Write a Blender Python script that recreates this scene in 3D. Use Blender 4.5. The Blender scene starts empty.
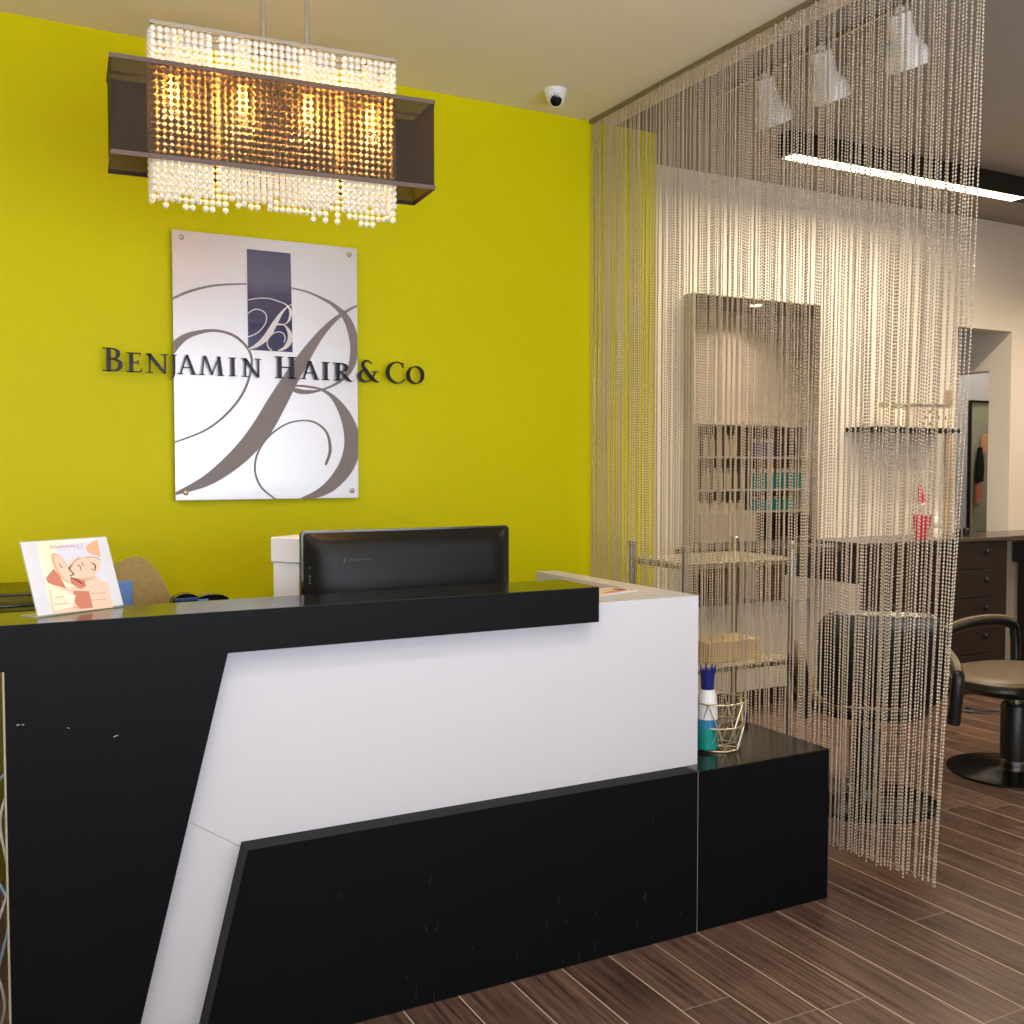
import bpy, bmesh, math, random
from mathutils import Vector, Matrix
random.seed(7)
PI = math.pi
sc = bpy.context.scene
COL = sc.collection

# ------------------------------------------------------------------ materials
def lin(c):
    return tuple((v/255/12.92 if v/255 <= .04045 else ((v/255+.055)/1.055)**2.4) for v in c)
def mat(name, rgb, rough=.5, metal=0., var=.06, nscale=8., bump=0., bscale=60., stretch=(1, 1, 1),
        coat=0., emit=None, estr=0., trans=0., spec=.5, ior=1.45, ani=0.):
    m = bpy.data.materials.new(name); m.use_nodes = True
    nt = m.node_tree; N = nt.nodes; L = nt.links
    b = N['Principled BSDF']
    tc = N.new('ShaderNodeTexCoord'); mp = N.new('ShaderNodeMapping'); mp.inputs['Scale'].default_value = stretch
    L.new(tc.outputs['Object'], mp.inputs['Vector'])
    nz = N.new('ShaderNodeTexNoise'); nz.inputs['Scale'].default_value = nscale; nz.inputs['Detail'].default_value = 3
    L.new(mp.outputs[0], nz.inputs['Vector'])
    c = lin(rgb)
    mx = N.new('ShaderNodeMix'); mx.data_type = 'RGBA'
    mx.inputs[6].default_value = (*[max(0, v*(1-var)) for v in c], 1)
    mx.inputs[7].default_value = (*[min(1, v*(1+var)) for v in c], 1)
    L.new(nz.outputs['Fac'], mx.inputs[0]); L.new(mx.outputs[2], b.inputs['Base Color'])
    b.inputs['Roughness'].default_value = rough; b.inputs['Metallic'].default_value = metal
    b.inputs['Coat Weight'].default_value = coat; b.inputs['IOR'].default_value = ior
    b.inputs['Specular IOR Level'].default_value = spec
    b.inputs['Transmission Weight'].default_value = trans
    if ani: b.inputs['Anisotropic'].default_value = ani
    if emit:
        b.inputs['Emission Color'].default_value = (*lin(emit), 1); b.inputs['Emission Strength'].default_value = estr
    if bump:
        n2 = N.new('ShaderNodeTexNoise'); n2.inputs['Scale'].default_value = bscale; n2.inputs['Detail'].default_value = 2
        L.new(mp.outputs[0], n2.inputs['Vector'])
        bp = N.new('ShaderNodeBump'); bp.inputs['Strength'].default_value = bump; bp.inputs['Distance'].default_value = .002
        L.new(n2.outputs['Fac'], bp.inputs['Height']); L.new(bp.outputs[0], b.inputs['Normal'])
    return m
def see_through(m, fac, tint=(1, 1, 1)):
    """mix in plain transparency (woven mesh, thin glass)"""
    nt = m.node_tree; N = nt.nodes; L = nt.links
    out = N['Material Output']; b = N['Principled BSDF']
    t = N.new('ShaderNodeBsdfTransparent'); t.inputs[0].default_value = (*tint, 1)
    x = N.new('ShaderNodeMixShader'); x.inputs[0].default_value = fac
    L.new(b.outputs[0], x.inputs[1]); L.new(t.outputs[0], x.inputs[2]); L.new(x.outputs[0], out.inputs[0])
    return m

M = {}
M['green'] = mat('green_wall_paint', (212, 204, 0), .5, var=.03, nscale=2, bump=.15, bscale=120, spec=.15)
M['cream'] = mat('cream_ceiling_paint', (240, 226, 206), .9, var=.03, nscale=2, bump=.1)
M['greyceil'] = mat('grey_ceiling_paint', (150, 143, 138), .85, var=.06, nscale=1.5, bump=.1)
M['white'] = mat('white_wall_paint', (226, 218, 206), .6, var=.02, nscale=2, bump=.1, bscale=120)
M['bluewhite'] = mat('cool_white_wall_paint', (205, 206, 212), .6, var=.02, nscale=2)
M['trim'] = mat('dark_baseboard', (40, 32, 28), .4)
M['black'] = mat('black_laminate', (9, 10, 13), .5, var=.12, nscale=14, bump=.12, bscale=240, spec=.15)
M['blacktop'] = mat('black_polished_laminate', (26, 25, 24), .16, var=.1, nscale=12, bump=.03, bscale=90, spec=.65)
M['whitelam'] = mat('white_laminate', (207, 205, 212), .35, var=.015, nscale=3, bump=.04, bscale=150)
M['edge'] = mat('pale_edge_banding', (170, 160, 140), .4)
M['scratch'] = mat('chipped_laminate', (190, 190, 190), .6)
M['silver'] = mat('brushed_silver_panel', (202, 198, 202), .34, .55, var=.05, nscale=30, stretch=(1, 1, 25), bump=.05, bscale=200)
M['mauve'] = mat('mauve_grey_vinyl', (128, 116, 114), .5, .2)
M['navy'] = mat('navy_gloss_vinyl', (52, 46, 88), .14, .1, coat=.6)
M['pale'] = mat('pale_silver_vinyl', (225, 218, 220), .4)
M['letter'] = mat('dark_gunmetal_letter', (24, 22, 32), .25, .5)
M['chrome'] = mat('chrome', (205, 205, 205), .12, 1., var=.02)
M['steel'] = mat('satin_steel', (165, 162, 156), .32, 1., var=.03)
M['bronze'] = mat('bronze_rail', (140, 130, 104), .4, .6)
M['bead'] = mat('champagne_metal_beads', (204, 190, 175), .32, .5, var=.18, nscale=25, stretch=(1, 1, .15))
M['mirror'] = mat('mirror_glass', (225, 222, 218), .015, 1., var=.005)
M['mirrorside'] = mat('grey_mirror_box', (168, 166, 164), .4)
M['darkwood'] = mat('dark_brown_cabinet', (40, 33, 31), .38, var=.12, nscale=6, stretch=(1, 1, 8))
M['cabtop'] = mat('dark_polished_top', (74, 66, 60), .2, var=.08)
M['dark'] = mat('soft_black', (14, 14, 15), .5)
M['vinylblack'] = mat('black_vinyl', (20, 20, 22), .32, bump=.1, bscale=120, spec=.55)
M['taupe'] = mat('taupe_vinyl', (96, 82, 66), .42, bump=.1, bscale=100)
M['blackplastic'] = mat('glossy_black_plastic', (10, 10, 11), .17, spec=.7)
M['monshell'] = mat('piano_black_shell', (9, 9, 10), .42, spec=.3)
M['paper'] = mat('white_paper', (214, 212, 220), .7)
M['card'] = mat('white_card', (226, 226, 236), .6, bump=.1)
M['kraft'] = mat('tan_cork', (150, 128, 78), .9, var=.25, nscale=60, bump=.3)
M['blue'] = mat('mid_blue_card', (86, 120, 178), .6)
M['bluesheen'] = mat('painted_blue_sheen', (46, 74, 128), .2)
M['olive'] = mat('green_in_shadow', (104, 98, 4), .35)  # tone of the green wall in shadow, put into the base colour
M['wire'] = mat('brass_wire', (205, 190, 160), .3, .7)
M['teal'] = mat('teal_label', (18, 140, 128), .4)
M['sea'] = mat('sea_blue_label', (50, 128, 168), .4)
M['navyp'] = mat('navy_plastic', (22, 32, 110), .35)
M['wplastic'] = mat('white_plastic', (230, 228, 226), .35)
M['pink'] = mat('hot_pink_plastic', (215, 25, 80), .35)
M['clear'] = see_through(mat('clear_acrylic', (235, 240, 240), .05, spec=.6), .7)
M['glass'] = see_through(mat('pale_green_shelf_glass', (216, 206, 176), .12, spec=.8), .35, (.93, .97, .94))
M['pane'] = see_through(mat('window_glass', (230, 240, 240), .02, spec=.5), .92)
M['organza'] = see_through(mat('dark_brown_organza', (32, 23, 17), .6, var=.1, nscale=300), .42, (.95, .85, .72))
M['shadetrim'] = mat('brown_shade_trim', (98, 80, 72), .55)
M['crystal'] = see_through(mat('cut_crystal', (255, 250, 240), .1, spec=1., trans=.2), .06)
M['bulb'] = mat('warm_bulb_glass', (255, 200, 110), .3, emit=(255, 170, 62), estr=420.)
M['led'] = mat('warm_led_strip', (255, 240, 210), .3, emit=(255, 226, 178), estr=16.)
M['lampface'] = mat('lamp_face', (255, 240, 210), .3, emit=(255, 222, 170), estr=14.)
M['purple'] = mat('violet_bottle', (104, 88, 150), .35)
M['creamp'] = mat('cream_bottle', (238, 226, 204), .4)
M['tealp'] = mat('turquoise_bottle', (40, 165, 175), .35)
M['darkp'] = mat('dark_plum_bottle', (48, 34, 52), .35)
M['tan'] = mat('tan_wood_strip', (176, 150, 118), .6)
M['tanbox'] = mat('pale_tan_carton', (216, 190, 142), .7)
M['retailback'] = mat('taupe_shelf_back', (142, 126, 104), .7)
M['yellow'] = mat('yellow_cloth', (205, 180, 90), .8)
M['skin'] = mat('printed_peach', (232, 198, 176), .6)
M['blush'] = mat('printed_blush', (240, 196, 172), .6)
M['rust'] = mat('printed_terracotta', (200, 124, 100), .6)
M['peach'] = mat('printed_pale_orange', (228, 172, 134), .6)
M['butter'] = mat('printed_cream', (240, 226, 200), .6)
M['lilac'] = mat('printed_lilac', (214, 212, 226), .6)
M['ink'] = mat('printed_brown_ink', (96, 56, 48), .6)
M['pinkink'] = mat('printed_mauve_ink', (196, 130, 160), .6)
M['cable'] = mat('pale_blue_cable', (120, 160, 180), .5)
M['cablew'] = mat('white_cable', (190, 190, 190), .5)
M['hallgreen'] = mat('pale_sage_paint', (168, 172, 150), .6)
M['olivebottle'] = mat('olive_glass_bottle', (120, 130, 20), .2)

def floor_material():
    m = bpy.data.materials.new('dark_wood_tile_floor'); m.use_nodes = True
    nt = m.node_tree; N = nt.nodes; L = nt.links; b = N['Principled BSDF']
    def math_(op, a, c=None):
        n = N.new('ShaderNodeMath'); n.operation = op
        for i, v in enumerate((a, c)):
            if v is None: continue
            if isinstance(v, (int, float)): n.inputs[i].default_value = v
            else: L.new(v, n.inputs[i])
        return n.outputs[0]
    tc = N.new('ShaderNodeTexCoord'); sp = N.new('ShaderNodeSeparateXYZ'); L.new(tc.outputs['Object'], sp.inputs[0])
    u = math_('DIVIDE', math_('SUBTRACT', sp.outputs[0], 1.213), .1694)
    k = math_('FLOOR', u); fu = math_('FRACT', u)
    wn = N.new('ShaderNodeTexWhiteNoise'); wn.noise_dimensions = '1D'; L.new(k, wn.inputs['W'])
    v = math_('ADD', math_('DIVIDE', sp.outputs[1], 2.1), math_('MULTIPLY', wn.outputs['Value'], 3.7))
    fv = math_('FRACT', v); kv = math_('FLOOR', v)
    g1 = math_('LESS_THAN', fu, .024); g2 = math_('LESS_THAN', fv, .0016)
    g = math_('MAXIMUM', g1, math_('MULTIPLY', g2, .45))
    w2 = N.new('ShaderNodeTexWhiteNoise'); w2.noise_dimensions = '2D'
    cb = N.new('ShaderNodeCombineXYZ'); L.new(k, cb.inputs[0]); L.new(kv, cb.inputs[1]); L.new(cb.outputs[0], w2.inputs['Vector'])
    mp = N.new('ShaderNodeMapping'); mp.inputs['Scale'].default_value = (1, .035, 1); L.new(tc.outputs['Object'], mp.inputs['Vector'])
    ad = N.new('ShaderNodeVectorMath'); ad.operation = 'ADD'; L.new(mp.outputs[0], ad.inputs[0])
    cc = N.new('ShaderNodeCombineXYZ'); L.new(math_('MULTIPLY', w2.outputs['Value'], 7.), cc.inputs[1]); L.new(cc.outputs[0], ad.inputs[1])
    nz = N.new('ShaderNodeTexNoise'); nz.inputs['Scale'].default_value = 70; nz.inputs['Detail'].default_value = 4
    L.new(ad.outputs[0], nz.inputs['Vector'])
    rp = N.new('ShaderNodeValToRGB'); L.new(nz.outputs['Fac'], rp.inputs[0])
    rp.color_ramp.elements[0].position = .3; rp.color_ramp.elements[0].color = (*lin((58, 44, 40)), 1)
    rp.color_ramp.elements[1].position = .72; rp.color_ramp.elements[1].color = (*lin((122, 94, 80)), 1)
    br = N.new('ShaderNodeMix'); br.data_type = 'RGBA'; br.blend_type = 'MULTIPLY'; br.inputs[0].default_value = 1
    L.new(rp.outputs[0], br.inputs[6])
    s = math_('ADD', math_('MULTIPLY', w2.outputs['Value'], .5), .72)
    c3 = N.new('ShaderNodeCombineXYZ'); [L.new(s, c3.inputs[i]) for i in range(3)]
    L.new(c3.outputs[0], br.inputs[7])
    mx = N.new('ShaderNodeMix'); mx.data_type = 'RGBA'; L.new(g, mx.inputs[0]); L.new(br.outputs[2], mx.inputs[6])
    mx.inputs[7].default_value = (*lin((190, 174, 150)), 1); L.new(mx.outputs[2], b.inputs['Base Color'])
    b.inputs['Roughness'].default_value = .3; b.inputs['Specular IOR Level'].default_value = .5
    bp = N.new('ShaderNodeBump'); bp.inputs['Strength'].default_value = .25; bp.inputs['Distance'].default_value = .001
    L.new(nz.outputs['Fac'], bp.inputs['Height']); L.new(bp.outputs[0], b.inputs['Normal'])
    return m
M['floor'] = floor_material()

# ------------------------------------------------------------------ mesh builder
class MB:
    def __init__(s): s.v = []; s.f = []
    def add(s, vs, fs):
        n = len(s.v); s.v += [tuple(p) for p in vs]; s.f += [tuple(i+n for i in f) for f in fs]; return s
    def box(s, x0, x1, y0, y1, z0, z1, bev=0., seg=2):
        bm = bmesh.new(); bmesh.ops.create_cube(bm, size=1)
        for v in bm.verts:
            v.co = Vector((x0+(v.co.x+.5)*(x1-x0), y0+(v.co.y+.5)*(y1-y0), z0+(v.co.z+.5)*(z1-z0)))
        if bev: bmesh.ops.bevel(bm, geom=bm.edges[:], offset=bev, segments=seg, affect='EDGES', profile=.5)
        return s.from_bm(bm)
    def from_bm(s, bm, mtx=None):
        bm.verts.index_update()
        if mtx: bm.transform(mtx)
        s.add([v.co[:] for v in bm.verts], [[v.index for v in f.verts] for f in bm.faces]); bm.free(); return s
    def prism(s, poly, fn, d0, d1):
        """poly: 2D outline; fn(u, v, d) -> 3D"""
        n = len(poly)
        vs = [fn(u, v, d0) for u, v in poly]+[fn(u, v, d1) for u, v in poly]
        fs = [tuple(range(n)), tuple(range(2*n-1, n-1, -1))]+[(i, i+n, (i+1) % n+n, (i+1) % n) for i in range(n)]
        return s.add(vs, fs)
    def ring_tube(s, pts, rs, seg=10, close=False, cap=True):
        P = [Vector(p) for p in pts]; n = len(P)
        if not hasattr(rs, '__len__'): rs = [rs]*n
        vs = []; up = Vector((0, 0, 1)); prev = None
        for i in range(n):
            if close: t = (P[(i+1) % n]-P[i-1]).normalized()
            else: t = (P[min(i+1, n-1)]-P[max(i-1, 0)]).normalized()
            if prev is None:
                a = t.orthogonal().normalized() if abs(t.dot(up)) > .95 else t.cross(up).normalized()
            else:
                a = (prev-t*prev.dot(t)).normalized()
            prev = a; b = t.cross(a)
            for k in range(seg):
                an = 2*PI*k/seg; vs.append(P[i]+(a*math.cos(an)+b*math.sin(an))*rs[i])
        fs = []
        for i in range(n if close else n-1):
            j = (i+1) % n
            for k in range(seg):
                l = (k+1) % seg; fs.append((i*seg+k, i*seg+l, j*seg+l, j*seg+k))
        if cap and not close:
            fs.append(tuple(range(seg-1, -1, -1))); fs.append(tuple((n-1)*seg+k for k in range(seg)))
        return s.add(vs, fs)
    def cyl(s, p0, p1, r, seg=16): return s.ring_tube([p0, p1], r, seg)
    def lathe(s, prof, c=(0, 0, 0), seg=24, sx=1., sy=1., mtx=None, power=2.):
        """prof: list of (r, z)"""
        vs = []; fs = []; n = len(prof)
        for r, z in prof:
            for k in range(seg):
                a = 2*PI*k/seg; ca, sa = math.cos(a), math.sin(a)
                q = (abs(ca)**power+abs(sa)**power)**(-1/power) if power != 2 else 1
                p = Vector((c[0]+r*ca*q*sx, c[1]+r*sa*q*sy, c[2]+z)); vs.append(mtx @ p if mtx else p)
        for i in range(n-1):
            for k in range(seg):
                l = (k+1) % seg; fs.append((i*seg+k, i*seg+l, (i+1)*seg+l, (i+1)*seg+k))
        fs.append(tuple(range(seg-1, -1, -1))); fs.append(tuple((n-1)*seg+k for k in range(seg)))
        return s.add(vs, fs)
    def ribbon(s, pts, fn, d0, d1, clampx=None, steps=8):
        """pts (x, y, width): smooth flat band of changing width, with thickness d0..d1"""
        P = []
        n = len(pts)
        for i in range(n-1):
            p0, p1, p2, p3 = pts[max(i-1, 0)], pts[i], pts[i+1], pts[min(i+2, n-1)]
            for k in range(steps):
                t = k/steps
                P.append(tuple(.5*((2*b)+(-a+c)*t+(2*a-5*b+4*c-d)*t*t+(-a+3*b-3*c+d)*t**3) for a, b, c, d in zip(p0, p1, p2, p3)))
        P.append(tuple(pts[-1]))
        m = len(P); vs = []
        for i in range(m):
            dx = P[min(i+1, m-1)][0]-P[max(i-1, 0)][0]; dy = P[min(i+1, m-1)][1]-P[max(i-1, 0)][1]
            l = math.hypot(dx, dy) or 1; nx, ny = -dy/l, dx/l; w = P[i][2]/2
            e = []
            for sg in (1, -1):
                x = P[i][0]+nx*w*sg; y = P[i][1]+ny*w*sg
                if clampx: x = min(max(x, clampx[0]), clampx[1])
                e.append((x, y))
            for d in (d0, d1):
                for x, y in e: vs.append(fn(x, y, d))
        fs = []
        for i in range(m-1):
            a = i*4; b = a+4
            fs += [(a, a+1, b+1, b), (a+2, b+2, b+3, a+3), (a, b, b+2, a+2), (a+1, a+3, b+3, b+1)]
        fs += [(0, 2, 3, 1), (m*4-4, m*4-3, m*4-1, m*4-2)]
        return s.add(vs, fs)
    def build(s, name, m, parent=None, smooth=False, mod=None, kind=None, label=None):
        me = bpy.data.meshes.new(name); me.from_pydata(s.v, [], s.f)
        bm = bmesh.new(); bm.from_mesh(me); bmesh.ops.recalc_face_normals(bm, faces=bm.faces); bm.to_mesh(me); bm.free()
        if smooth is True:
            me.polygons.foreach_set('use_smooth', [True]*len(me.polygons))
            try: me.set_sharp_from_angle(angle=math.radians(38))
            except Exception: pass
        me.materials.append(m)
        o = bpy.data.objects.new(name, me); COL.objects.link(o)
        if parent:
            o.parent = parent; r = parent; off = Vector((0, 0, 0))
            while r: off += r.location; r = r.parent
            me.transform(Matrix.Translation(-off))
        if kind: o['kind'] = kind
        if label: o['label'] = label
        return o

def tag(o, label, cat, group=None, kind=None):
    o['label'] = label; o['category'] = cat
    if group: o['group'] = group
    if kind: o['kind'] = kind
    return o
def thing(name, loc, label, cat, group=None):
    o = bpy.data.objects.new(name, None); COL.objects.link(o); o.location = loc; o.empty_display_size = .1
    return tag(o, label, cat, group)
def dup(root, loc=None, rotz=None, label=None, group=None):
    r = root.copy(); COL.objects.link(r)
    if loc is not None: r.location = loc
    if rotz is not None: r.rotation_euler = (0, 0, rotz)
    if label: r['label'] = label
    if group: r['group'] = group
    for ch in list(root.children):
        c = ch.copy(); COL.objects.link(c); c.parent = r
        for g in ch.children:
            d = g.copy(); COL.objects.link(d); d.parent = c
    return r
def struct(name, mb, m, **k): return mb.build(name, m, kind='structure', **k)
XZ = lambda Y: (lambda u, v, d: (u, Y+d, v))

# ------------------------------------------------------------------ setting
H = 3.25
YG, YW = 4.497, 4.95
struct('floor', MB().box(-1.5, 10.6, -1.5, 8.2, -.1, 0), M['floor'])
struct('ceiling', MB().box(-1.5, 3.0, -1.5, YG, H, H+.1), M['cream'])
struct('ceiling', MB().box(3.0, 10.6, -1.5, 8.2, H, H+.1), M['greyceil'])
struct('wall_back', MB().box(-1.5, 3.265, YG, YW+.15, 0, H), M['green'])
w = MB().box(3.265, 6.187, YW, YW+.15, 0, H)
w.box(6.187, 6.765, YW, YW+.15, 2.48, H); w.box(6.765, 10.6, YW, YW+.15, 0, H)
struct('wall_salon', w, M['white'])
# hallway beyond the opening: side wall with its own opening, back wall
w = MB().box(6.765, 6.9, YW+.15, 5.13, 0, H).box(6.765, 6.9, 5.13, 6.5, 2.21, H)
struct('wall_hall_right', w, M['white'])
struct('wall_hall_left', MB().box(6.05, 6.187, YW+.15, 6.5, 0, H), M['bluewhite'])
struct('wall_hall_back', MB().box(6.05, 10.6, 6.5, 6.65, 0, H), M['bluewhite'])
struct('wall_left', MB().box(-1.65, -1.5, -1.65, 5.1, 0, H), M['white'])
struct('wall_right', MB().box(10.6, 10.75, -1.65, 8.2, 0, H), M['white'])
# front wall with the shop window, and the solid salon front wall
w = MB().box(-1.65, 3.6, -1.65, -1.5, 0, .25).box(-1.65, 3.6, -1.65, -1.5, 2.95, H)
w.box(-1.65, -1.35, -1.65, -1.5, .25, 2.95).box(3.3, 3.6, -1.65, -1.5, .25, 2.95)
struct('wall_front', w, M['white'])
struct('wall_front_salon', MB().box(3.6, 10.6, .35, .5, 0, H).box(3.6, 3.75, -1.5, .35, 0, H), M['white'])
w = MB()
for x in (-1.35, .15, 1.72, 3.24): w.box(x, x+.06, -1.62, -1.54, .25, 2.95)
for z in (.25, 2.2, 2.89): w.box(-1.35, 3.3, -1.615, -1.545, z, z+.06)
wf = struct('window_1', w, M['darkwood'])
MB().box(-1.33, 3.28, -1.584, -1.578, .28, 2.93).build('pane', M['pane'], wf)
struct('baseboard_salon', MB().box(3.265, 6.187, YW-.014, YW-.001, 0, .1), M['trim'])
struct('baseboard_back', MB().box(-1.5, 3.265, YG-.014, YG-.001, 0, .1), M['trim'])
struct('trim_1', MB().box(6.07, 6.125, YW-.02, YW-.001, 1.03, 2.03, .003), M['tan'])

# ------------------------------------------------------------------ reception desk
YF = 2.61
desk = thing('reception_desk', (1.1, 2.9, 0), 'large black and white angular reception desk in front of the green wall', 'reception desk')
MB().box(.06, 1.691, YF, 2.84, 1.0305, 1.1355).build('counter_slab', M['black'], desk)
MB().box(.0605, 1.6905, YF+.0005, 2.8395, 1.1357, 1.137).build('counter_top', M['blacktop'], desk, label='polished black top face of the slab')
MB().prism([(.078, 0), (.328, 0), (.583, 1.0305), (.078, 1.0305)], XZ(0), YF, 2.66).build('side_panel', M['black'], desk, label='black slanted front panel running to the floor')
MB().box(.0735, .0775, YF+.002, 2.66, 0, 1.0305).build('edge_strip', M['edge'], desk)
wb = MB().prism([(.12, 0), (2.112, 0), (2.112, 1.08), (1.6, 1.08), (1.6, 1.03), (.12, 1.03)], XZ(0), 2.666, 2.70)
wb.build('front_panel', M['whitelam'], desk, label='white laminate front panel')
w = MB().box(1.60, 2.112, 2.7005, 2.965, 1.045, 1.08)
w.box(2.022, 2.112, 2.966, 3.585, .56, 1.08)
w.box(2.078, 2.112, 2.7005, 2.965, .525, 1.0445)
w.build('return_wing', M['whitelam'], desk, label='white return wing with broad flat top')
fp = MB().prism([(.494, 0), (2.0605, 0), (2.0605, .524), (.624, .524)], XZ(0), 2.597, 2.6655)
fp.build('plinth', M['black'], desk, label='low black plinth with slanted end')
MB().prism([(.495, .595), (.497, .5965), (.6225, .5125), (.6205, .511)], XZ(0), 2.6655, 2.6661).build('seam_line', M['edge'], desk)
MB().box(.12, 2.02, 2.90, 3.55, .70, .735, .004).build('work_surface', M['darkwood'], desk)
MB().box(.12, .16, 2.71, 3.5, 0, .699).build('support', M['whitelam'], desk)
MB().box(1.98, 2.02, 2.97, 3.5, 0, .699).build('support', M['whitelam'], desk)
s = MB()
for (x, z, a, l) in [(.104, .905, .1, .007), (.114, .904, -.1, .005), (.21, .885, -.4, .005), (.315, .853, .3, .012)]:
    dx, dz = math.cos(a)*l/2, math.sin(a)*l/2
    MB().ribbon([(x-dx, z-dz, .0012), (x, z+.0006, .002), (x+dx, z+dz, .0012)], XZ(YF), -.0006, 0).build('chip_mark', M['scratch'], desk)
scuff = mat('faint_scuffs', (74, 76, 82), .6)
s = MB()
random.seed(3)
for i in range(22):
    x = random.uniform(.75, 2.04); z = random.uniform(.01, .16) if i < 16 else random.uniform(.2, .4); l = random.uniform(.01, .035); a = random.uniform(1.2, 1.9)
    dx, dz = math.cos(a)*l/2, math.sin(a)*l/2
    MB().ribbon([(x-dx, z-dz if z-dz > .002 else .002, .0003), (x, z, .0009), (x+dx, z+dz, .0003)], XZ(2.597), -.0005, 0, steps=3).build('scuff_mark', scuff, desk)

bench = thing('display_bench', (2.35, 2.83, 0), 'low black box bench attached at the right end of the desk', 'bench')
MB().box(2.064, 2.631, 2.597, 3.05, 0, .520, .0015, 1).build('body', M['black'], bench)
MB().box(2.064, 2.631, 2.597, 3.05, .5205, .5245).build('top', M['blacktop'], bench)
MB().box(2.0612, 2.0635, 2.5985, 2.66, 0, .523).build('seam', M['edge'], bench)

# ------------------------------------------------------------------ logo panel on the green wall
PX0, PX1, PZ0, PZ1 = .787, 1.590, 1.358, 2.479
def crop_uv(x, y):
    """drawing coordinates of the logo artwork -> metric position on the panel"""
    xl = 232+8*(y-28)/774; xr = 753+10*(y-80)/717
    q = (x-xl)/(xr-xl); u = q/(q+(1-q)*1.088) if -.2 < q < 1.3 else q
    top = 28+52*q; bot = 802-5*q
    v = (y-top)/(bot-top)
    return PX0+u*(PX1-PX0), PZ1-v*(PZ1-PZ0)
YP = 4.46
def LG(x, y, d):
    X, Z = crop_uv(x, y)
    return (min(max(X, PX0), PX1), YP+d, min(max(Z, PZ0), PZ1))
panel = thing('logo_panel', (1.19, YP+.02, 1.36), 'tall brushed silver logo panel with script letter artwork on green wall', 'sign')
MB().box(PX0, PX1, YP, YP+.012, PZ0, PZ1, .001, 1).build('plate', M['silver'], panel)
big = [
 [(222, 230, 6), (270, 208, 8), (320, 193, 7), (370, 185, 6), (443, 182, 5)],
 [(568, 193, 4), (610, 203, 5), (650, 220, 7), (690, 243, 11), (725, 280, 20), (744, 330, 25), (748, 375, 24), (736, 425, 17), (705, 462, 9), (655, 485, 6), (615, 491, 12), (585, 487, 14), (566, 478, 2)],
 [(566, 477, 2), (590, 473, 6), (620, 476, 7), (655, 484, 7), (690, 508, 14), (722, 555, 30), (741, 610, 42), (742, 660, 46), (725, 710, 44), (690, 755, 36), (650, 783, 24), (600, 800, 8)],
 [(762, 240, 5), (730, 256, 8), (690, 285, 14), (650, 328, 22), (610, 385, 34), (570, 450, 44), (530, 520, 54), (490, 590, 58), (440, 655, 54), (380, 710, 44), (320, 750, 30), (240, 783, 8)],
 [(226, 372, 30), (262, 338, 20), (300, 322, 13), (350, 315, 8), (400, 326, 8), (435, 352, 7), (455, 385, 7), (455, 430, 7), (432, 495, 7), (385, 555, 7), (320, 603, 6), (228, 638, 5)],
 [(668, 702, 7), (681, 660, 9), (672, 610, 7), (640, 580, 6), (600, 573, 5), (550, 586, 5), (500, 625, 6), (472, 675, 6), (468, 722, 6), (485, 765, 6), (526, 800, 5)]]
for k, st in enumerate(big):
    MB().ribbon(st, LG, -.0004-k*.00018, 0, steps=10).build('script_stroke', M['mauve'], panel)
MB().prism([(443, 83), (566, 95), (573, 377), (447, 370)], LG, -.0022, -.0013).build('emblem', M['navy'], panel)
em = panel.children[-1]
s = MB()
def small(p): return (545+.236*(p[0]-655), 298+.236*(p[1]-485), max(2.6, p[2]*.30))
def clampe(x, y, d): return LG(min(max(x, 446.5), 571.5), min(y, 374), d)
sm = [[(120, 270, 6), (200, 205, 7), (300, 175, 7), (400, 165, 7), (500, 172, 7), (568, 193, 7), (650, 222, 8), (700, 250, 12), (738, 300, 22), (746, 360, 24), (730, 425, 18), (700, 465, 10), (655, 485, 7), (610, 488, 8), (575, 486, 3)]]+[[q for q in st] for st in big[2:4]]
sm += [[(200, 395, 6), (262, 330, 8), (330, 300, 8), (400, 315, 8), (445, 352, 8), (460, 400, 8), (445, 470, 8), (385, 555, 8), (320, 603, 7), (228, 638, 6)], big[5]]
for k, st in enumerate(sm): s.ribbon([small(q) for q in st], clampe, -.0026-k*.00018, -.0023, steps=10)
s.build('emblem_script', M['pale'], em)
for x, y in ((259, 50), (730, 97), (744, 776), (270, 780)):
    X, Z = crop_uv(x, y)
    MB().lathe([(.011, 0), (.011, .004), (.007, .008), (.001, .009)], mtx=Matrix.Translation((X, YP, Z)) @ Matrix.Rotation(PI/2, 4, 'X')).build('stud', M['wire'], panel, True)
for x in (PX0+.08, PX1-.08):
    for z in (1.5, 2.35): MB().cyl((x, YP+.0125, z), (x, YG-.0005, z), .008).build('spacer', M['steel'], panel)

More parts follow.
